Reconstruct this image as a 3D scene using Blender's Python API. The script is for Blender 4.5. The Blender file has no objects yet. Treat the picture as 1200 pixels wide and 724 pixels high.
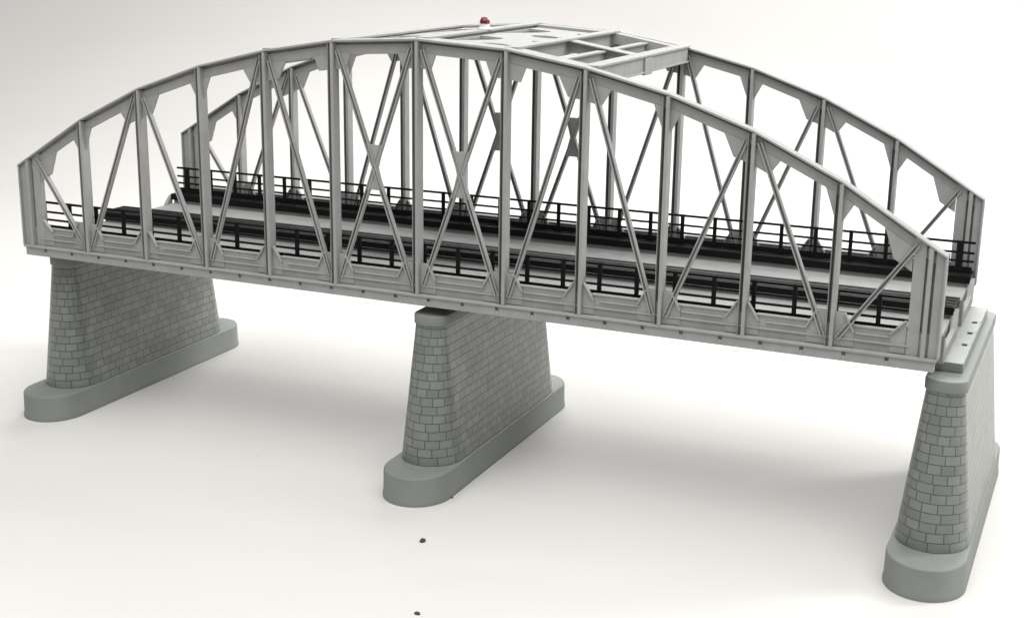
import bpy, bmesh, math, random
from mathutils import Matrix, Vector
from mathutils.geometry import tessellate_polygon
random.seed(4)
S = bpy.context.scene
COL = S.collection

# ------------------------------------------------------------------ materials
def nodes(name):
    m = bpy.data.materials.new(name); m.use_nodes = True
    nt = m.node_tree
    return m, nt, nt.nodes['Principled BSDF']

def plastic(name, rgb, rough, var=.06, bump=.03, scale=90.0, spec=.5):
    m, nt, b = nodes(name)
    N = nt.nodes; L = nt.links
    tc = N.new('ShaderNodeTexCoord')
    n1 = N.new('ShaderNodeTexNoise'); n1.inputs['Scale'].default_value = scale; n1.inputs['Detail'].default_value = 5
    n2 = N.new('ShaderNodeTexNoise'); n2.inputs['Scale'].default_value = scale * 14; n2.inputs['Detail'].default_value = 3
    L.new(tc.outputs['Object'], n1.inputs['Vector']); L.new(tc.outputs['Object'], n2.inputs['Vector'])
    cr = N.new('ShaderNodeMapRange')
    cr.inputs['From Min'].default_value = .3; cr.inputs['From Max'].default_value = .7
    cr.inputs['To Min'].default_value = 1 - var; cr.inputs['To Max'].default_value = 1 + var
    L.new(n1.outputs['Fac'], cr.inputs['Value'])
    mx = N.new('ShaderNodeVectorMath'); mx.operation = 'SCALE'
    mx.inputs[0].default_value = rgb
    L.new(cr.outputs['Result'], mx.inputs['Scale'])
    L.new(mx.outputs['Vector'], b.inputs['Base Color'])
    rr = N.new('ShaderNodeMapRange')
    rr.inputs['To Min'].default_value = rough - .08; rr.inputs['To Max'].default_value = rough + .08
    L.new(n1.outputs['Fac'], rr.inputs['Value']); L.new(rr.outputs['Result'], b.inputs['Roughness'])
    bp = N.new('ShaderNodeBump'); bp.inputs['Strength'].default_value = bump; bp.inputs['Distance'].default_value = .0005
    L.new(n2.outputs['Fac'], bp.inputs['Height']); L.new(bp.outputs['Normal'], b.inputs['Normal'])
    b.inputs['Specular IOR Level'].default_value = spec
    return m

SILVER = plastic('silver_grey_plastic', (.30, .304, .298), .78, .07, .06, 90, .15)
DECKGREY = plastic('deck_grey_plastic', (.25, .252, .246), .75, .08, .05, 90, .2)
BLACK = plastic('black_plastic', (.007, .007, .007), .62, .15, .08, 90, .1)
PIERP = plastic('grey_green_plastic', (.170, .184, .170), .62, .05, .12, 60)
CAPM = plastic('bearing_grey_plastic', (.20, .212, .20), .5, .05, .08, 60)
DARK = plastic('hole_dark', (.03, .03, .03), .7)
WHITEP = plastic('white_plastic', (.62, .62, .60), .45, .02, .02)

def brick_material():
    m, nt, b = nodes('engraved_stone_blocks')
    N = nt.nodes; L = nt.links
    uv = N.new('ShaderNodeUVMap'); uv.uv_map = 'UVMap'
    tc = N.new('ShaderNodeTexCoord')
    nz = N.new('ShaderNodeTexNoise'); nz.inputs['Scale'].default_value = 300; nz.inputs['Detail'].default_value = 3
    L.new(tc.outputs['Object'], nz.inputs['Vector'])
    sc = N.new('ShaderNodeVectorMath'); sc.operation = 'SCALE'; sc.inputs['Scale'].default_value = .0007
    su = N.new('ShaderNodeVectorMath'); su.operation = 'SUBTRACT'; su.inputs[1].default_value = (.5, .5, .5)
    L.new(nz.outputs['Color'], su.inputs[0]); L.new(su.outputs['Vector'], sc.inputs[0])
    ad = N.new('ShaderNodeVectorMath'); ad.operation = 'ADD'
    L.new(uv.outputs['UV'], ad.inputs[0]); L.new(sc.outputs['Vector'], ad.inputs[1])
    br = N.new('ShaderNodeTexBrick')
    br.inputs['Scale'].default_value = 1.0
    br.inputs['Brick Width'].default_value = .0098
    br.inputs['Row Height'].default_value = .0064
    br.inputs['Mortar Size'].default_value = .00034
    br.inputs['Mortar Smooth'].default_value = .5
    br.inputs['Bias'].default_value = 0
    br.offset = .5; br.squash = 1.25; br.squash_frequency = 3
    br.inputs['Color1'].default_value = (.145, .158, .146, 1)
    br.inputs['Color2'].default_value = (.195, .210, .194, 1)
    br.inputs['Mortar'].default_value = (.072, .077, .069, 1)
    L.new(ad.outputs['Vector'], br.inputs['Vector'])
    n2 = N.new('ShaderNodeTexNoise'); n2.inputs['Scale'].default_value = 55; n2.inputs['Detail'].default_value = 6
    L.new(tc.outputs['Object'], n2.inputs['Vector'])
    mr = N.new('ShaderNodeMapRange'); mr.inputs['From Min'].default_value = .3; mr.inputs['From Max'].default_value = .7
    mr.inputs['To Min'].default_value = .9; mr.inputs['To Max'].default_value = 1.08
    L.new(n2.outputs['Fac'], mr.inputs['Value'])
    mu = N.new('ShaderNodeVectorMath'); mu.operation = 'SCALE'
    L.new(br.outputs['Color'], mu.inputs[0]); L.new(mr.outputs['Result'], mu.inputs['Scale'])
    L.new(mu.outputs['Vector'], b.inputs['Base Color'])
    b.inputs['Roughness'].default_value = .35
    n3 = N.new('ShaderNodeTexNoise'); n3.inputs['Scale'].default_value = 420; n3.inputs['Detail'].default_value = 4
    L.new(tc.outputs['Object'], n3.inputs['Vector'])
    inv = N.new('ShaderNodeMath'); inv.operation = 'MULTIPLY_ADD'; inv.inputs[1].default_value = -1; inv.inputs[2].default_value = 1
    L.new(br.outputs['Fac'], inv.inputs[0])
    hm = N.new('ShaderNodeMath'); hm.operation = 'MULTIPLY_ADD'; hm.inputs[1].default_value = .3
    L.new(n3.outputs['Fac'], hm.inputs[0]); L.new(inv.outputs['Value'], hm.inputs[2])
    bp = N.new('ShaderNodeBump'); bp.inputs['Strength'].default_value = .9; bp.inputs['Distance'].default_value = .0005
    L.new(hm.outputs['Value'], bp.inputs['Height']); L.new(bp.outputs['Normal'], b.inputs['Normal'])
    return m
BRICK = brick_material()

def lens_material():
    m, nt, b = nodes('red_lens')
    b.inputs['Base Color'].default_value = (.13, .003, .018, 1)
    b.inputs['Roughness'].default_value = .12
    n = nt.nodes.new('ShaderNodeTexNoise'); n.inputs['Scale'].default_value = 500
    r = nt.nodes.new('ShaderNodeMapRange'); r.inputs['To Min'].default_value = .08; r.inputs['To Max'].default_value = .2
    nt.links.new(n.outputs['Fac'], r.inputs['Value']); nt.links.new(r.outputs['Result'], b.inputs['Roughness'])
    return m
LENS = lens_material()

def paper_material():
    m, nt, b = nodes('white_backdrop_paper')
    N = nt.nodes; L = nt.links
    tc = N.new('ShaderNodeTexCoord')
    n = N.new('ShaderNodeTexNoise'); n.inputs['Scale'].default_value = 3.5; n.inputs['Detail'].default_value = 6
    L.new(tc.outputs['Object'], n.inputs['Vector'])
    mr = N.new('ShaderNodeMapRange'); mr.inputs['From Min'].default_value = .3; mr.inputs['From Max'].default_value = .7
    mr.inputs['To Min'].default_value = .975; mr.inputs['To Max'].default_value = 1.01
    L.new(n.outputs['Fac'], mr.inputs['Value'])
    v = N.new('ShaderNodeVectorMath'); v.operation = 'SCALE'; v.inputs[0].default_value = (.545, .534, .516)
    # sparse pin-head marks and scuffs of the paper itself
    vo = N.new('ShaderNodeTexVoronoi'); vo.inputs['Scale'].default_value = 11; vo.inputs['Randomness'].default_value = 1
    nd = N.new('ShaderNodeTexNoise'); nd.inputs['Scale'].default_value = 160; nd.inputs['Detail'].default_value = 2
    L.new(tc.outputs['Object'], nd.inputs['Vector'])
    dv = N.new('ShaderNodeVectorMath'); dv.operation = 'MULTIPLY_ADD'; dv.inputs[1].default_value = (.006, .006, .006)
    L.new(nd.outputs['Color'], dv.inputs[0]); L.new(tc.outputs['Object'], dv.inputs[2]); L.new(dv.outputs['Vector'], vo.inputs['Vector'])
    sm = N.new('ShaderNodeMapRange'); sm.inputs['From Min'].default_value = .008; sm.inputs['From Max'].default_value = .022
    sm.inputs['To Min'].default_value = .72; sm.inputs['To Max'].default_value = 1
    L.new(vo.outputs['Distance'], sm.inputs['Value'])
    mm = N.new('ShaderNodeMath'); mm.operation = 'MULTIPLY'
    L.new(mr.outputs['Result'], mm.inputs[0]); L.new(sm.outputs['Result'], mm.inputs[1])
    L.new(mm.outputs['Value'], v.inputs['Scale']); L.new(v.outputs['Vector'], b.inputs['Base Color'])
    b.inputs['Roughness'].default_value = .75
    n2 = N.new('ShaderNodeTexNoise'); n2.inputs['Scale'].default_value = 260; n2.inputs['Detail'].default_value = 4
    L.new(tc.outputs['Object'], n2.inputs['Vector'])
    bp = N.new('ShaderNodeBump'); bp.inputs['Strength'].default_value = .05; bp.inputs['Distance'].default_value = .001
    L.new(n2.outputs['Fac'], bp.inputs['Height']); L.new(bp.outputs['Normal'], b.inputs['Normal'])
    return m
PAPER = paper_material()

# ------------------------------------------------------------------ mesh helpers
class MB:
    def __init__(s): s.bm = bmesh.new()
    def box(s, x0, x1, y0, y1, z0, z1):
        v = [s.bm.verts.new(p) for p in ((x0,y0,z0),(x1,y0,z0),(x1,y1,z0),(x0,y1,z0),(x0,y0,z1),(x1,y0,z1),(x1,y1,z1),(x0,y1,z1))]
        for f in ((0,3,2,1),(4,5,6,7),(0,1,5,4),(1,2,6,5),(2,3,7,6),(3,0,4,7)): s.bm.faces.new([v[i] for i in f])
        return s
    def prism(s, poly, y0, y1):                 # outline in x-z pushed along y
        a = [s.bm.verts.new((x, y0, z)) for x, z in poly]; b = [s.bm.verts.new((x, y1, z)) for x, z in poly]
        n = len(poly)
        s.bm.faces.new(a); s.bm.faces.new(b[::-1])
        for i in range(n): s.bm.faces.new((a[i], b[i], b[(i+1) % n], a[(i+1) % n]))
        return s
    def slab(s, poly, zf, t):                    # outline in x-y, top follows zf(x), thickness t
        a = [s.bm.verts.new((x, y, zf(x))) for x, y in poly]; b = [s.bm.verts.new((x, y, zf(x) - t)) for x, y in poly]
        n = len(poly)
        s.bm.faces.new(a); s.bm.faces.new(b[::-1])
        for i in range(n): s.bm.faces.new((a[i], b[i], b[(i+1) % n], a[(i+1) % n]))
        return s
    def bar(s, p, q, w, y0, y1):                 # bar between two x-z points
        dx, dz = q[0]-p[0], q[1]-p[1]; l = math.hypot(dx, dz); nx, nz = -dz/l*w/2, dx/l*w/2
        return s.prism([(p[0]+nx,p[1]+nz),(p[0]-nx,p[1]-nz),(q[0]-nx,q[1]-nz),(q[0]+nx,q[1]+nz)], y0, y1)
    def holed(s, outer, holes, zf, t):           # flat plate with openings
        loops = [outer] + holes
        flat = [p for l in loops for p in l]
        tri = tessellate_polygon([[Vector((x, y, 0)) for x, y in l] for l in loops])
        a = [s.bm.verts.new((x, y, zf(x))) for x, y in flat]; b = [s.bm.verts.new((x, y, zf(x)-t)) for x, y in flat]
        for f in tri:
            s.bm.faces.new([a[i] for i in f]); s.bm.faces.new([b[i] for i in f][::-1])
        k = 0
        for l in loops:
            n = len(l)
            for i in range(n):
                p, q = k+i, k+(i+1) % n
                s.bm.faces.new((a[p], b[p], b[q], a[q]))
            k += n
        return s
    def bar3(s, p, q, w, t):                     # flat strip lying on a surface
        dx, dy = q[0]-p[0], q[1]-p[1]; l = math.hypot(dx, dy); nx, ny = -dy/l*w/2, dx/l*w/2
        c = [(p[0]+nx, p[1]+ny, p[2]), (p[0]-nx, p[1]-ny, p[2]), (q[0]-nx, q[1]-ny, q[2]), (q[0]+nx, q[1]+ny, q[2])]
        a = [s.bm.verts.new((x, y, z+t)) for x, y, z in c]; b = [s.bm.verts.new((x, y, z)) for x, y, z in c]
        s.bm.faces.new(a); s.bm.faces.new(b[::-1])
        for i in range(4): s.bm.faces.new((a[i], b[i], b[(i+1) % 4], a[(i+1) % 4]))
        return s
    def lathe(s, prof, x, y, n=24):              # profile (r, z)
        rings = []
        for r, z in prof:
            rings.append([s.bm.verts.new((x + max(r, 1e-5)*math.cos(2*math.pi*i/n), y + max(r, 1e-5)*math.sin(2*math.pi*i/n), z)) for i in range(n)])
        for a, b in zip(rings, rings[1:]):
            for i in range(n): s.bm.faces.new((a[i], a[(i+1) % n], b[(i+1) % n], b[i]))
        s.bm.faces.new(rings[0][::-1]); s.bm.faces.new(rings[-1])
        return s
    def build(s, name, mat, parent=None, bevel=.00025, smooth=False, recalc=True):
        if recalc: bmesh.ops.recalc_face_normals(s.bm, faces=s.bm.faces)
        me = bpy.data.meshes.new(name); s.bm.to_mesh(me); s.bm.free()
        me.materials.append(mat)
        o = bpy.data.objects.new(name, me); COL.objects.link(o)
        if parent is not None: o.parent = parent
        if smooth:
            for p in me.polygons: p.use_smooth = True
        if bevel:
            md = o.modifiers.new('edge', 'BEVEL'); md.width = bevel; md.segments = 2; md.limit_method = 'ANGLE'
            md.angle_limit = math.radians(40)
        return o

def tag(o, label=None, cat=None, group=None, kind=None):
    if label: o['label'] = label
    if cat: o['category'] = cat
    if group: o['group'] = group
    if kind: o['kind'] = kind
    return o

def empty(name, loc=(0,0,0)):
    o = bpy.data.objects.new(name, None); COL.objects.link(o); o.location = loc
    o.empty_display_size = .02
    return o

# ------------------------------------------------------------------ the bridge
W = .2195; D = .0085                     # inner face of the far truss; truss depth
XN = [-.36,-.3018,-.2435,-.1853,-.1271,-.0688,0,.0688,.1271,.1853,.2435,.3018,.36]
HH = [.0715,.1073,.1352,.1555,.1696,.1792,.1831]
H = [HH[min(i, 12-i)] for i in range(13)]
XE = .3697
HE = .0656
def ztop(x):
    ax = min(abs(x), XE)
    xs = [XN[6+i] for i in range(7)] + [XE]; hs = HH[::-1] + [HE]
    for i in range(7):
        if ax <= xs[i+1]: return hs[i] + (hs[i+1]-hs[i])*(ax-xs[i])/(xs[i+1]-xs[i])
    return HE

bridge = empty('arch_bridge', (0, W/2, -.0083))
tag(bridge, 'long silver grey arched truss model bridge with black railings, standing across three piers', 'model bridge')
inv = Matrix.Translation(-bridge.location)

def hang(o, parent=bridge):              # keep the world-built mesh where it is below an offset empty
    o.parent = parent
    if parent is bridge: o.matrix_parent_inverse = inv
    return o

GT = .0155                               # top of the plate girder
def node_pt(i, top):
    return (XN[i], H[i]-.006) if top else (XN[i], .006)

def side_truss(y0):
    # bottom plate girder + top chord = body of the truss
    b = MB()
    b.box(-XE+.001, XE-.001, y0+.004, y0+.0062, .0002, GT)                  # web
    b.box(-XE+.0008, XE-.0008, y0-.0006, y0+D+.0004, -.0014, .0002)            # bottom flange
    b.box(-XE+.0025, XE-.0025, y0+.0026, y0+D-.001, -.0080, -.0016)              # backing of the lower strip
    edges = []
    k = -14
    x = -XE+.002
    while True:
        nx = .0274*k + .0092
        k += 1
        if nx < -XE+.01: continue
        if nx > XE-.008:
            b.box(x, XE-.002, y0+.0008, y0+.0055, -.0083, -.0014); break
        b.box(x, nx-.0013, y0+.0008, y0+.0055, -.0083, -.0014)
        b.box(nx-.0013, nx+.0013, y0+.0008, y0+.0055, -.0083, -.0044)
        x = nx+.0013
    for i in range(12):                                                        # stiffening ribs panel by panel
        a, c = XN[i]+.0045, XN[i+1]-.0045
        if i == 0: a = -.3485
        if i == 11: c = .3485
        b.box(a-.003, c+.003, y0+.0026, y0+.0042, .0055, .0068)
        b.box(a+.010, c-.010, y0+.0026, y0+.0042, .0102, .0113)
        b.box(a+.004, c-.004, y0+.0030, y0+.0063, GT-.0008, GT+.0004)
    o = hang(b.build('side_truss', SILVER))
    c = MB()
    pts = [(-XE, HE)] + [(XN[i], H[i]) for i in range(13)] + [(XE, HE)]
    c.prism([(x, z+.0015) for x, z in pts] + [(x, z) for x, z in pts[::-1]], y0-.0004, y0+D+.0004)
    c.prism([(x, z-.0021) for x, z in pts] + [(x, z-.0092) for x, z in pts[::-1]], y0+.0042, y0+.0060)
    c.prism([(x, z+.0003) for x, z in pts] + [(x, z-.0030) for x, z in pts[::-1]], y0+.0059, y0+.0078)
    c.build('top_chord', SILVER, o)
    # end posts
    for s in (-1, 1):
        e = MB()
        def bx(a, c_, ya, yb, z0, f):
            x0, x1 = sorted((s*a, s*c_))
            z0c, z1c = ztop(a)-f, ztop(c_)-f
            P = [(s*a, z0), (s*c_, z0), (s*c_, z1c), (s*a, z0c)]
            e.prism(P, y0+ya, y0+yb)
        bx(XE, XE-.0013, 0, D, .0002, .0002)
        bx(XE-.0013, .3628, .0022, .0076, .0002, .0002)
        bx(.3628, .3612, .0062, .0076, .0002, .0002)
        bx(.3612, .3584, -.0002, .0076, .0002, .0002)
        bx(.3584, .3566, .0062, .0076, .0002, .0002)
        bx(.3566, .3490, .0030, .0076, .0002, .0002)
        e.build('end_post', SILVER, o, bevel=.0002)
    # vertical posts: front slot, deep flanges
    for i in range(1, 12):
        v = MB(); x = XN[i]; t = H[i]-.0003
        v.box(x-.0012, x+.0012, y0-.0003, y0+D, .0002, t)                       # wide flange, the lit strip
        v.box(x-.0038, x-.0034, y0+.0002, y0+D, .0002, t-.0012)                 # thin flange
        v.box(x-.0034, x-.0012, y0+.0066, y0+D-.0004, .0002, t-.0012)           # web at the bottom of the slot
        v.build('vertical_post', SILVER, o, bevel=.0002)
    # diagonals
    dg = [(0,1,1,0),(1,0,2,1),(2,1,3,0),(3,0,4,1),(4,1,5,0),(5,1,6,0),(5,0,6,1),(6,1,7,0),(6,0,7,1),
          (7,0,8,1),(8,1,9,0),(9,0,10,1),(10,1,11,0),(11,0,12,1)]
    for n, (i, ti, j, tj) in enumerate(dg):
        p = list(node_pt(i, ti)); q = list(node_pt(j, tj))
        # end the bar a little off the post
        p[0] += .0035; q[0] -= .0055
        if i == 0: p[0] = -.3515; p[1] = ztop(-.3515)-.004
        if j == 12: q[0] = .3515; q[1] = ztop(.3515)-.004
        cross = (i in (5, 6))
        m = MB()
        off = .0004 if (cross and ti == 0) else 0
        l = math.hypot(q[0]-p[0], q[1]-p[1]); nx, nz = -(q[1]-p[1])/l, (q[0]-p[0])/l
        for k, w_ in ((.00120, .0008), (-.00115, .0009)):                        # channel bar: two flanges and a recessed web
            m.bar((p[0]+nx*k, p[1]+nz*k), (q[0]+nx*k, q[1]+nz*k), w_, y0+.0012+off, y0+.0050+off)
        m.bar((p[0]+nx*.00005, p[1]+nz*.00005), (q[0]+nx*.00005, q[1]+nz*.00005), .0017, y0+.0040+off, y0+.0048+off)
        m.build('diagonal_brace', SILVER, o, bevel=.0002)
    for i in (5, 6):                                                            # hourglass plates of the two crossings
        cx = (XN[i]+XN[i+1])/2 - .001; cz = (node_pt(i,1)[1]+node_pt(i+1,1)[1])/4 + .003
        dz = .0165; sl = (.0688-.009)/(.17-.006)*.97; w = dz*sl+.0012
        m = MB()
        m.prism([(cx-w, cz+dz+.001), (cx-w*.55, cz+dz), (cx+w*.55, cz+dz), (cx+w, cz+dz+.001), (cx+.0026, cz), (cx+w, cz-dz-.001), (cx+w*.55, cz-dz), (cx-w*.55, cz-dz), (cx-w, cz-dz-.001), (cx-.0026, cz)], y0+.0024, y0+.0044)
        m.build('crossing_plate', SILVER, o, bevel=.0002)
    # gusset plates
    for i in range(13):
        big = i in (0, 2, 4, 5, 6, 7, 8, 10, 12)
        for s in (-1, 1):
            if (i == 0 and s < 0) or (i == 12 and s > 0): continue
            x = XN[i]
            x0 = x + (s*.0012 if s > 0 else -.0042)
            if i in (0, 12): x0 = s*.3485 if i == 0 else .3485
            if i == 0: x0 = -.3492
            if big: L_, d_, r_ = .0165, .0215, .0095
            else:   L_, d_, r_ = .0068, .0215, .0012
            if i in (0, 12): L_, d_, r_ = .0185, .024, .012
            if i in (5, 6, 7): L_, d_, r_ = .0125, .0195, .0085
            xa = x0 + s*L_; xr = x0 + s*r_
            P = [(x0, ztop(x0)-.0085), (xa, ztop(xa)-.0085), (xr, ztop(xr)-d_), (x0, ztop(x0)-d_ - (.003 if not big else 0))]
            m = MB(); m.prism(P, y0+.0035, y0+.0050); m.build('gusset_plate', SILVER, o, bevel=.0002)
            # bottom gusset with a raised slanting rim
            xb = x0
            if i in (0, 12): A, B = (xb+s*.0008, .0225), (xb+s*.0100, GT-.0025)
            elif i in (1, 3, 5, 6, 7, 9, 11): A, B = (xb+s*.0064, GT+.0078), (xb+s*.0128, GT-.0042)
            else: A, B = (xb+s*.0010, GT+.0075), (xb+s*.0086, GT-.0042)
            P = [(xb, .0008), (B[0], .0008), B, A, (xb, A[1])]
            m = MB(); m.prism(P, y0+.0034, y0+.0044)
            m.bar(A, B, .0011, y0+.0014, y0+.0042)
            m.build('gusset_plate', SILVER, o, bevel=.0002)
    return o
side_truss(0)
side_truss(W)

# roof bracing between the two arches
roof = MB()
for ya, yb in ((D+.0006, .0205), (.2075, W-.0006)):
    xs = [-.131] + [XN[i] for i in (5, 6, 7)] + [.131]
    roof.prism([(x, ztop(x)+.0012) for x in xs] + [(x, ztop(x)-.0075) for x in xs[::-1]], ya, yb)
for xa_, xb_ in ((-.1271, -.0688), (.0688, .1271)):
    roof.prism([(x, ztop(x)+.0001) for x in (xa_, xb_)] + [(x, ztop(x)-.008) for x in (xb_, xa_)], .1135, .1165)
    roof.prism([(x, ztop(x)+.0012) for x in (xa_, xb_)] + [(x, ztop(x)+.0001) for x in (xb_, xa_)], .1085, .1215)
rf = hang(roof.build('roof_frame', SILVER))
for i in (4, 5, 6, 7, 8):
    x = XN[i]; m = MB(); hw = .0062 if i in (4, 8) else .0052
    z = lambda q: H[i] + .0016
    m.box(x-hw, x+hw, D+.0004, W-.0004, H[i]+.0003, H[i]+.0020)
    m.box(x-.0012 + (hw-.0026)*(1 if i == 8 else -1 if i == 4 else 0), x+.0012 + (hw-.0026)*(1 if i == 8 else -1 if i == 4 else 0), D+.0004, W-.0004, H[i]-.0105, H[i]+.0003)
    if i in (4, 8):
        s = 1 if i == 8 else -1
        m.box(*sorted((x+s*.0040, x+s*.0066)), .1065, .1225, H[i]-.0125, H[i]-.0002)      # centre bracket
        m.box(*sorted((x+s*.0030, x+s*.0062)), D+.0004, W-.0004, H[i]-.0112, H[i]-.0098)
    m.build('cross_strut', SILVER, rf)
for s in (-1, 1):
    x = s*.0985; m = MB(); z = ztop(x)
    m.box(x-.0035, x+.0035, .0208, .2072, z-.0022, z-.0008)
    m.box(x-.0010, x+.0010, .0208, .2072, z-.0105, z-.0022)
    m.build('cross_strut', SILVER, rf)
    # roof plates beside the beacon, pierced by a triangular and a small oval opening per bay
    for ya, yb in ((.0207, .1149), (.1151, .2073)):
        xa, xb = (.0053, .0636) if s > 0 else (-.0635, -.0053)
        outer = [(xa, ya), (xb, ya), (xb, yb), (xa, yb)]
        tri = [(xa+.0006, ya+.006), (xa+.0006, ya+.073), (xa+.0200, ya+.071), (xa+.0230, ya+.064), (xa+.0215, ya+.054)]
        ell = [(xa+.0365+.0110*math.cos(t*math.pi/8), ya+.0195+.0105*math.sin(t*math.pi/8)) for t in range(16)]
        m = MB()
        m.holed(outer, [tri, ell], lambda q: ztop(q)-.0010, .0022)
        xm = xa+.047
        for a_, b_ in ((ya+.028, ya+.008), (yb-.028, yb-.008)):
            m.bar3((xm, a_, ztop(xm)-.0009), (xa+.056, b_, ztop(xa+.056)-.0009), .0022, .0007)
        m.build('bracing_plate', SILVER, rf)
# beacon lamp
bx, by, bz = .0013, .1115, H[6]+.0020
m = MB(); m.lathe([(.0056, bz), (.0056, bz+.0008), (.0040, bz+.0016), (.0034, bz+.0046), (.0030, bz+.0048)], bx, by)
bc = hang(m.build('beacon_light', WHITEP, bevel=0, smooth=False))
m = MB(); m.lathe([(.0039, bz+.0044), (.0040, bz+.0052), (.0037, bz+.0066), (.0027, bz+.0086), (.0012, bz+.0094)], bx, by)
m.build('red_lens', LENS, bc, bevel=0, smooth=True)

# deck: two track troughs between three black walkways
d = MB()
yn, yc0, yc1, yf = .0225, .0985, .1255, .1985
d.box(-.3655, .3655, D+.0006, W-.0006, -.0060, .0028)
for a, b_ in ((yn-.0028, yn), (yc0, yc0+.0025), (yc1-.0025, yc1), (yf, yf+.0028)):
    d.box(-.3653, .3653, a, b_, .0028, .0060)
deck = hang(d.build('track_deck', DECKGREY))
for s in (-1, 1):
    for a, b_ in ((yn, yc0), (yc1, yf)):                                        # lipped plates closing the trough ends
        m = MB(); n = 18; top = []
        for k in range(n+1):
            t = k/n; e = min(t, 1-t)
            q = max(0, 1-e/.17)
            top.append((a+(b_-a)*t, -.0010 + .0115*(1-(1-q)**2)**1.0*(.5+.5*q)))
        poly = [(a, -.0085)] + [(p[0], p[1]) for p in top] + [(b_, -.0085)]
        x0, x1 = sorted((s*.3672, s*.3705))
        A = [m.bm.verts.new((x0, y, z)) for y, z in poly]; B = [m.bm.verts.new((x1, y, z)) for y, z in poly]
        m.bm.faces.new(A); m.bm.faces.new(B[::-1])
        for k in range(len(poly)):
            k2 = (k+1) % len(poly); m.bm.faces.new((A[k], B[k], B[k2], A[k2]))
        m.build('end_plate', DECKGREY, deck)
for a, b_ in ((D+.0008, .0245), (.0960, .1280), (.1965, W-.0008)):
    m = MB(); m.box(-.3675, .3675, a, b_, .0060, .0116)
    n_ = 4                                                                       # low lengthwise ribs of the walkway top
    for k in range(n_):
        yy = a + (b_-a)*(k+.5)/n_
        m.box(-.3668, .3668, yy-.0012, yy+.0012, .0116, .0120)
    hang(m.build('walkway', BLACK, bevel=.0002))

PP = [-.3565 + k*.713/26 for k in range(27)]
def railing(y, inside):
    m = MB()
    for z, t in ((.0352, .0018), (.0272, .0016), (.0207, .0016)):
        m.box(-.3675, .3675, y-.0008, y+.0008, z-t/2, z+t/2)
    m.box(-.3665, .3665, y-.0005, y+.0005, .0119, .0164)
    o = hang(m.build('railing', BLACK, bevel=.0002))
    for k, x in enumerate(PP):
        p = MB(); w = .0024 if k in (0, 26) else .0014
        p.box(x-w, x+w, y-.0012, y+.0012, .0113, .0361)
        p.prism([(x-w-.0016, .0117), (x+w+.0016, .0117), (x+w+.0003, .0150), (x-w-.0003, .0150)], y-.0018, y+.0018)
        p.build('railing_post', BLACK, o, bevel=.0002)
railing(.0125, 1)
railing(.2085, -1)

# ------------------------------------------------------------------ the piers
def stadium(yc, d, w, e, n=22):
    out = []
    for s in (-1, 1):
        for i in range(n+1):
            t = math.pi*i/n
            out.append((s*w*math.cos(t), yc + s*(d-e+e*math.sin(t))))
    # extra points on the straights
    res = []
    m = len(out)
    for i in range(m):
        a, b = out[i], out[(i+1) % m]
        res.append(a)
        l = math.hypot(b[0]-a[0], b[1]-a[1])
        if l > .03:
            for k in range(1, 12): res.append((a[0]+(b[0]-a[0])*k/12, a[1]+(b[1]-a[1])*k/12))
    return res

def loft(sections, z0):
    """sections: (d, w, e, z)"""
    bm = bmesh.new(); uvl = bm.loops.layers.uv.new('UVMap')
    rings = []
    for d_, w_, e_, z in sections:
        rings.append([bm.verts.new((x, y, z)) for x, y in stadium(0, d_, w_, e_)])
    n = len(rings[0])
    ref = stadium(0, .108, .020, .019)
    per = [0]
    for i in range(n): per.append(per[-1] + math.hypot(ref[(i+1) % n][0]-ref[i][0], ref[(i+1) % n][1]-ref[i][1]))
    for a in range(len(rings)-1):
        for i in range(n):
            j = (i+1) % n
            f = bm.faces.new((rings[a][i], rings[a][j], rings[a+1][j], rings[a+1][i])); f.smooth = True
            for lp, (u, v) in zip(f.loops, ((per[i], rings[a][i].co.z), (per[i+1], rings[a][j].co.z), (per[i+1], rings[a+1][j].co.z), (per[i], rings[a+1][i].co.z))):
                lp[uvl].uv = (u, v - z0)
    bm.faces.new(rings[0][::-1]); bm.faces.new(rings[-1])
    bmesh.ops.recalc_face_normals(bm, faces=bm.faces)
    return bm

def link_bm(bm, name, mat, parent):
    me = bpy.data.meshes.new(name); bm.to_mesh(me); bm.free(); me.materials.append(mat)
    me.set_sharp_from_angle(angle=math.radians(40))
    o = bpy.data.objects.new(name, me); COL.objects.link(o); o.parent = parent
    return o

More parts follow.
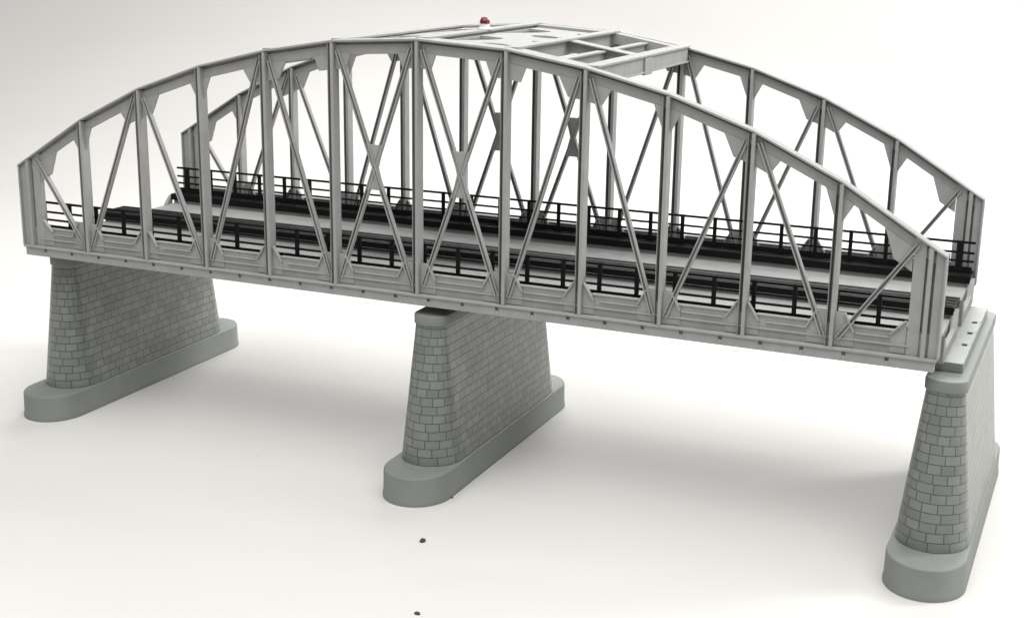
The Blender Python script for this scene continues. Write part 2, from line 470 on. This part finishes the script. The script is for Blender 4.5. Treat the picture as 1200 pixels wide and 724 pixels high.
FL = -.1489
PT = -.0150
def pier(x, yc, label, plate):
    r = empty('bridge_pier', (x, yc, FL)); tag(r, label, 'bridge pier', 'brick piers under the bridge')
    zb = -.1272 - FL; zt = PT - FL
    base = [(.1413,.0264,.0296,0), (.1413,.0264,.0296,.0026), (.1408,.0259,.0291,.0032), (.1404,.0256,.0288,zb-.0012), (.1399,.0251,.0283,zb-.0003), (.1392,.0244,.0277,zb)]
    link_bm(loft(base, 0), 'footing', PIERP, r)
    n = 10; sec = []
    for k in range(n+1):
        t = k/n
        sec.append((.1131+(.0990-.1131)*t, .0240+(.0125-.0240)*t, .0262+(.0085-.0262)*t, zb-.0004+(zt-.0075-zb)*t))
    link_bm(loft(sec, zb), 'stone_shaft', BRICK, r)
    cap = [(.0996,.0129,.0090,zt-.0080), (.1003,.0136,.0097,zt-.0072), (.1003,.0136,.0097,zt-.0010), (.0997,.0130,.0091,zt)]
    link_bm(loft(cap, 0), 'shaft_cap', PIERP, r)
    px0, px1, py0, py1 = plate
    m = MB()
    # plate with real bolt holes: strips round three square openings
    hx0, hx1 = .3763-.3749, .3797-.3749
    if px1 - px0 > .02 or True:
        ys = [py0]
        for hy in (.077, .109, .140): ys += [hy-yc-.0028, hy-yc+.0028]
        ys.append(py1)
        z0, z1 = zt+.0002, zt+.0064
        for k in range(len(ys)-1):
            if k % 2 == 0: m.box(px0, px1, ys[k], ys[k+1], z0, z1)
            else:
                m.box(px0, hx0, ys[k], ys[k+1], z0, z1); m.box(hx1, px1, ys[k], ys[k+1], z0, z1)
                m.box(hx0, hx1, ys[k], ys[k+1], z0, z0+.001)
    bmesh.ops.remove_doubles(m.bm, verts=m.bm.verts, dist=1e-6)
    # drop the coincident inner faces left by the strips
    seen = {}
    for f in list(m.bm.faces):
        key = tuple(sorted(v.index for v in f.verts)) if False else tuple(sorted((round(v.co.x,6), round(v.co.y,6), round(v.co.z,6)) for v in f.verts))
        seen.setdefault(key, []).append(f)
    bmesh.ops.delete(m.bm, geom=[f for fs in seen.values() if len(fs) > 1 for f in fs], context='FACES_ONLY')
    m.build('bearing_plate', CAPM, r, bevel=.0003)
    return r
pl = (-.0093, .0077, .030-.1063, .1885-.1063)
pier(-.3576, .1250, 'grey brick pier under the left end of the bridge, its long side in shade', pl)
pier(.0082, .0987, 'grey brick pier in the middle of the bridge, between the two end piers', pl)
pier(.3749, .1063, 'grey brick pier under the right end of the bridge, with its pale bearing plate showing', pl)

# ------------------------------------------------------------------ backdrop
def backdrop():
    bm = bmesh.new()
    # sweep: floor, curved rise and wall, facing the camera side
    prof = [(-2.6, 0)]
    r = 1.9; dist = 1.0
    prof += [(k*.2, 0) for k in range(-12, int(dist/.2))]
    for k in range(0, 41):
        t = math.pi/2*k/40; prof.append((dist + r*math.sin(t), r - r*math.cos(t)))
    prof.append((dist + r, 3.2))
    back = Vector((-.40, .917, 0)).normalized(); side = Vector((back.y, -back.x, 0))
    rows = []
    for a, z in prof:
        rows.append([bm.verts.new(Vector((0, .11, FL)) + back*a + side*s*.5 + Vector((0, 0, z))) for s in range(-7, 8)])
    for a, b_ in zip(rows, rows[1:]):
        for i in range(len(a)-1):
            f = bm.faces.new((a[i], a[i+1], b_[i+1], b_[i])); f.smooth = True
    bmesh.ops.recalc_face_normals(bm, faces=bm.faces)
    me = bpy.data.meshes.new('backdrop'); bm.to_mesh(me); bm.free(); me.materials.append(PAPER)
    o = bpy.data.objects.new('backdrop', me); COL.objects.link(o); o['kind'] = 'structure'
    return o
backdrop()

def speck(x, y, r, label, mat=DARK, sq=.5):
    bm = bmesh.new(); bmesh.ops.create_icosphere(bm, subdivisions=2, radius=r)
    for v in bm.verts:
        v.co *= random.uniform(.8, 1.2); v.co.z = max(v.co.z*sq, -r*sq*.7); v.co.x *= 1.35
    me = bpy.data.meshes.new('dirt_speck'); bm.to_mesh(me); bm.free(); me.materials.append(mat)
    for p in me.polygons: p.use_smooth = True
    o = bpy.data.objects.new('dirt_speck', me); COL.objects.link(o); o.location = (x, y, FL + r*sq*.7)
    o.rotation_euler = (0, 0, random.uniform(0, 3))
    tag(o, label, 'dirt speck', 'dirt specks on the white ground')
    return o
SPECKS = []

# ------------------------------------------------------------------ camera
R = ((.9151, .4030, .0145), (.1170, -.2309, -.9659), (-.3859, .8856, -.2585))
cam = bpy.data.cameras.new('Camera'); co = bpy.data.objects.new('Camera', cam); COL.objects.link(co)
M = Matrix(((R[0][0], -R[1][0], -R[2][0]), (R[0][1], -R[1][1], -R[2][1]), (R[0][2], -R[1][2], -R[2][2]))).to_quaternion().to_matrix().to_4x4()
M.translation = (.45981, -.88021, .25531)
co.matrix_world = M
cam.sensor_width = 36; cam.lens = 36*1635.8/1200
cam.clip_start = .02; cam.clip_end = 60
S.camera = co

Rm = co.matrix_world.to_3x3()
def on_floor(u, v):
    d_ = Rm @ Vector(((u-600)/1635.8, -(v-362)/1635.8, -1)); o_ = co.matrix_world.translation
    t = (FL-o_.z)/d_.z
    return o_ + d_*t
for u, v, r, lb in ((495, 634, .0021, 'largest black speck on the white ground, in front of the middle pier'),
                    (489, 719, .0016, 'black speck on the white ground at the lower edge of the picture'),
                    (529, 583, .0012, 'tiny black speck beside the footing of the middle pier')):
    p = on_floor(u, v); speck(p.x, p.y, r, lb)

# ------------------------------------------------------------------ light
w = bpy.data.worlds.new('World'); S.world = w; w.use_nodes = True
bg = w.node_tree.nodes['Background']; bg.inputs['Color'].default_value = (1, .995, .99, 1); bg.inputs['Strength'].default_value = .35

def area(name, loc, target, size, sizey, power, col=(1, 1, 1)):
    l = bpy.data.lights.new(name, 'AREA'); l.shape = 'RECTANGLE'; l.size = size; l.size_y = sizey; l.energy = power; l.color = col
    o = bpy.data.objects.new(name, l); COL.objects.link(o); o.location = loc
    o.rotation_euler = (Vector(target)-Vector(loc)).to_track_quat('-Z', 'Y').to_euler()
    return o
area('overhead_softbox', (.25, -.40, 1.6), (.05, .10, 0), 2.6, 2.2, 70, (1, .995, .985))
area('right_softbox', (2.3, .35, .55), (.2, .1, 0), .9, .7, 10, (1, .995, .985))
rear = area('rear_fill', (-.15, 2.0, .95), (.05, .12, -.1), 2.2, .7, 18, (1, .995, .985))  # added fill from behind, lifts the floor shadow under the bridge
rear.data.spread = math.radians(105)
area('wall_light', (1.7, 1.2, 1.7), (.2, 3.0, .6), 1.6, 1.0, 105, (1, .99, .98))

S.view_settings.view_transform = 'Standard'; S.view_settings.look = 'None'
S.view_settings.exposure = -.16; S.view_settings.gamma = 1
S.render.engine = 'CYCLES'
S.cycles.max_bounces = 8
S.cycles.use_denoising = True
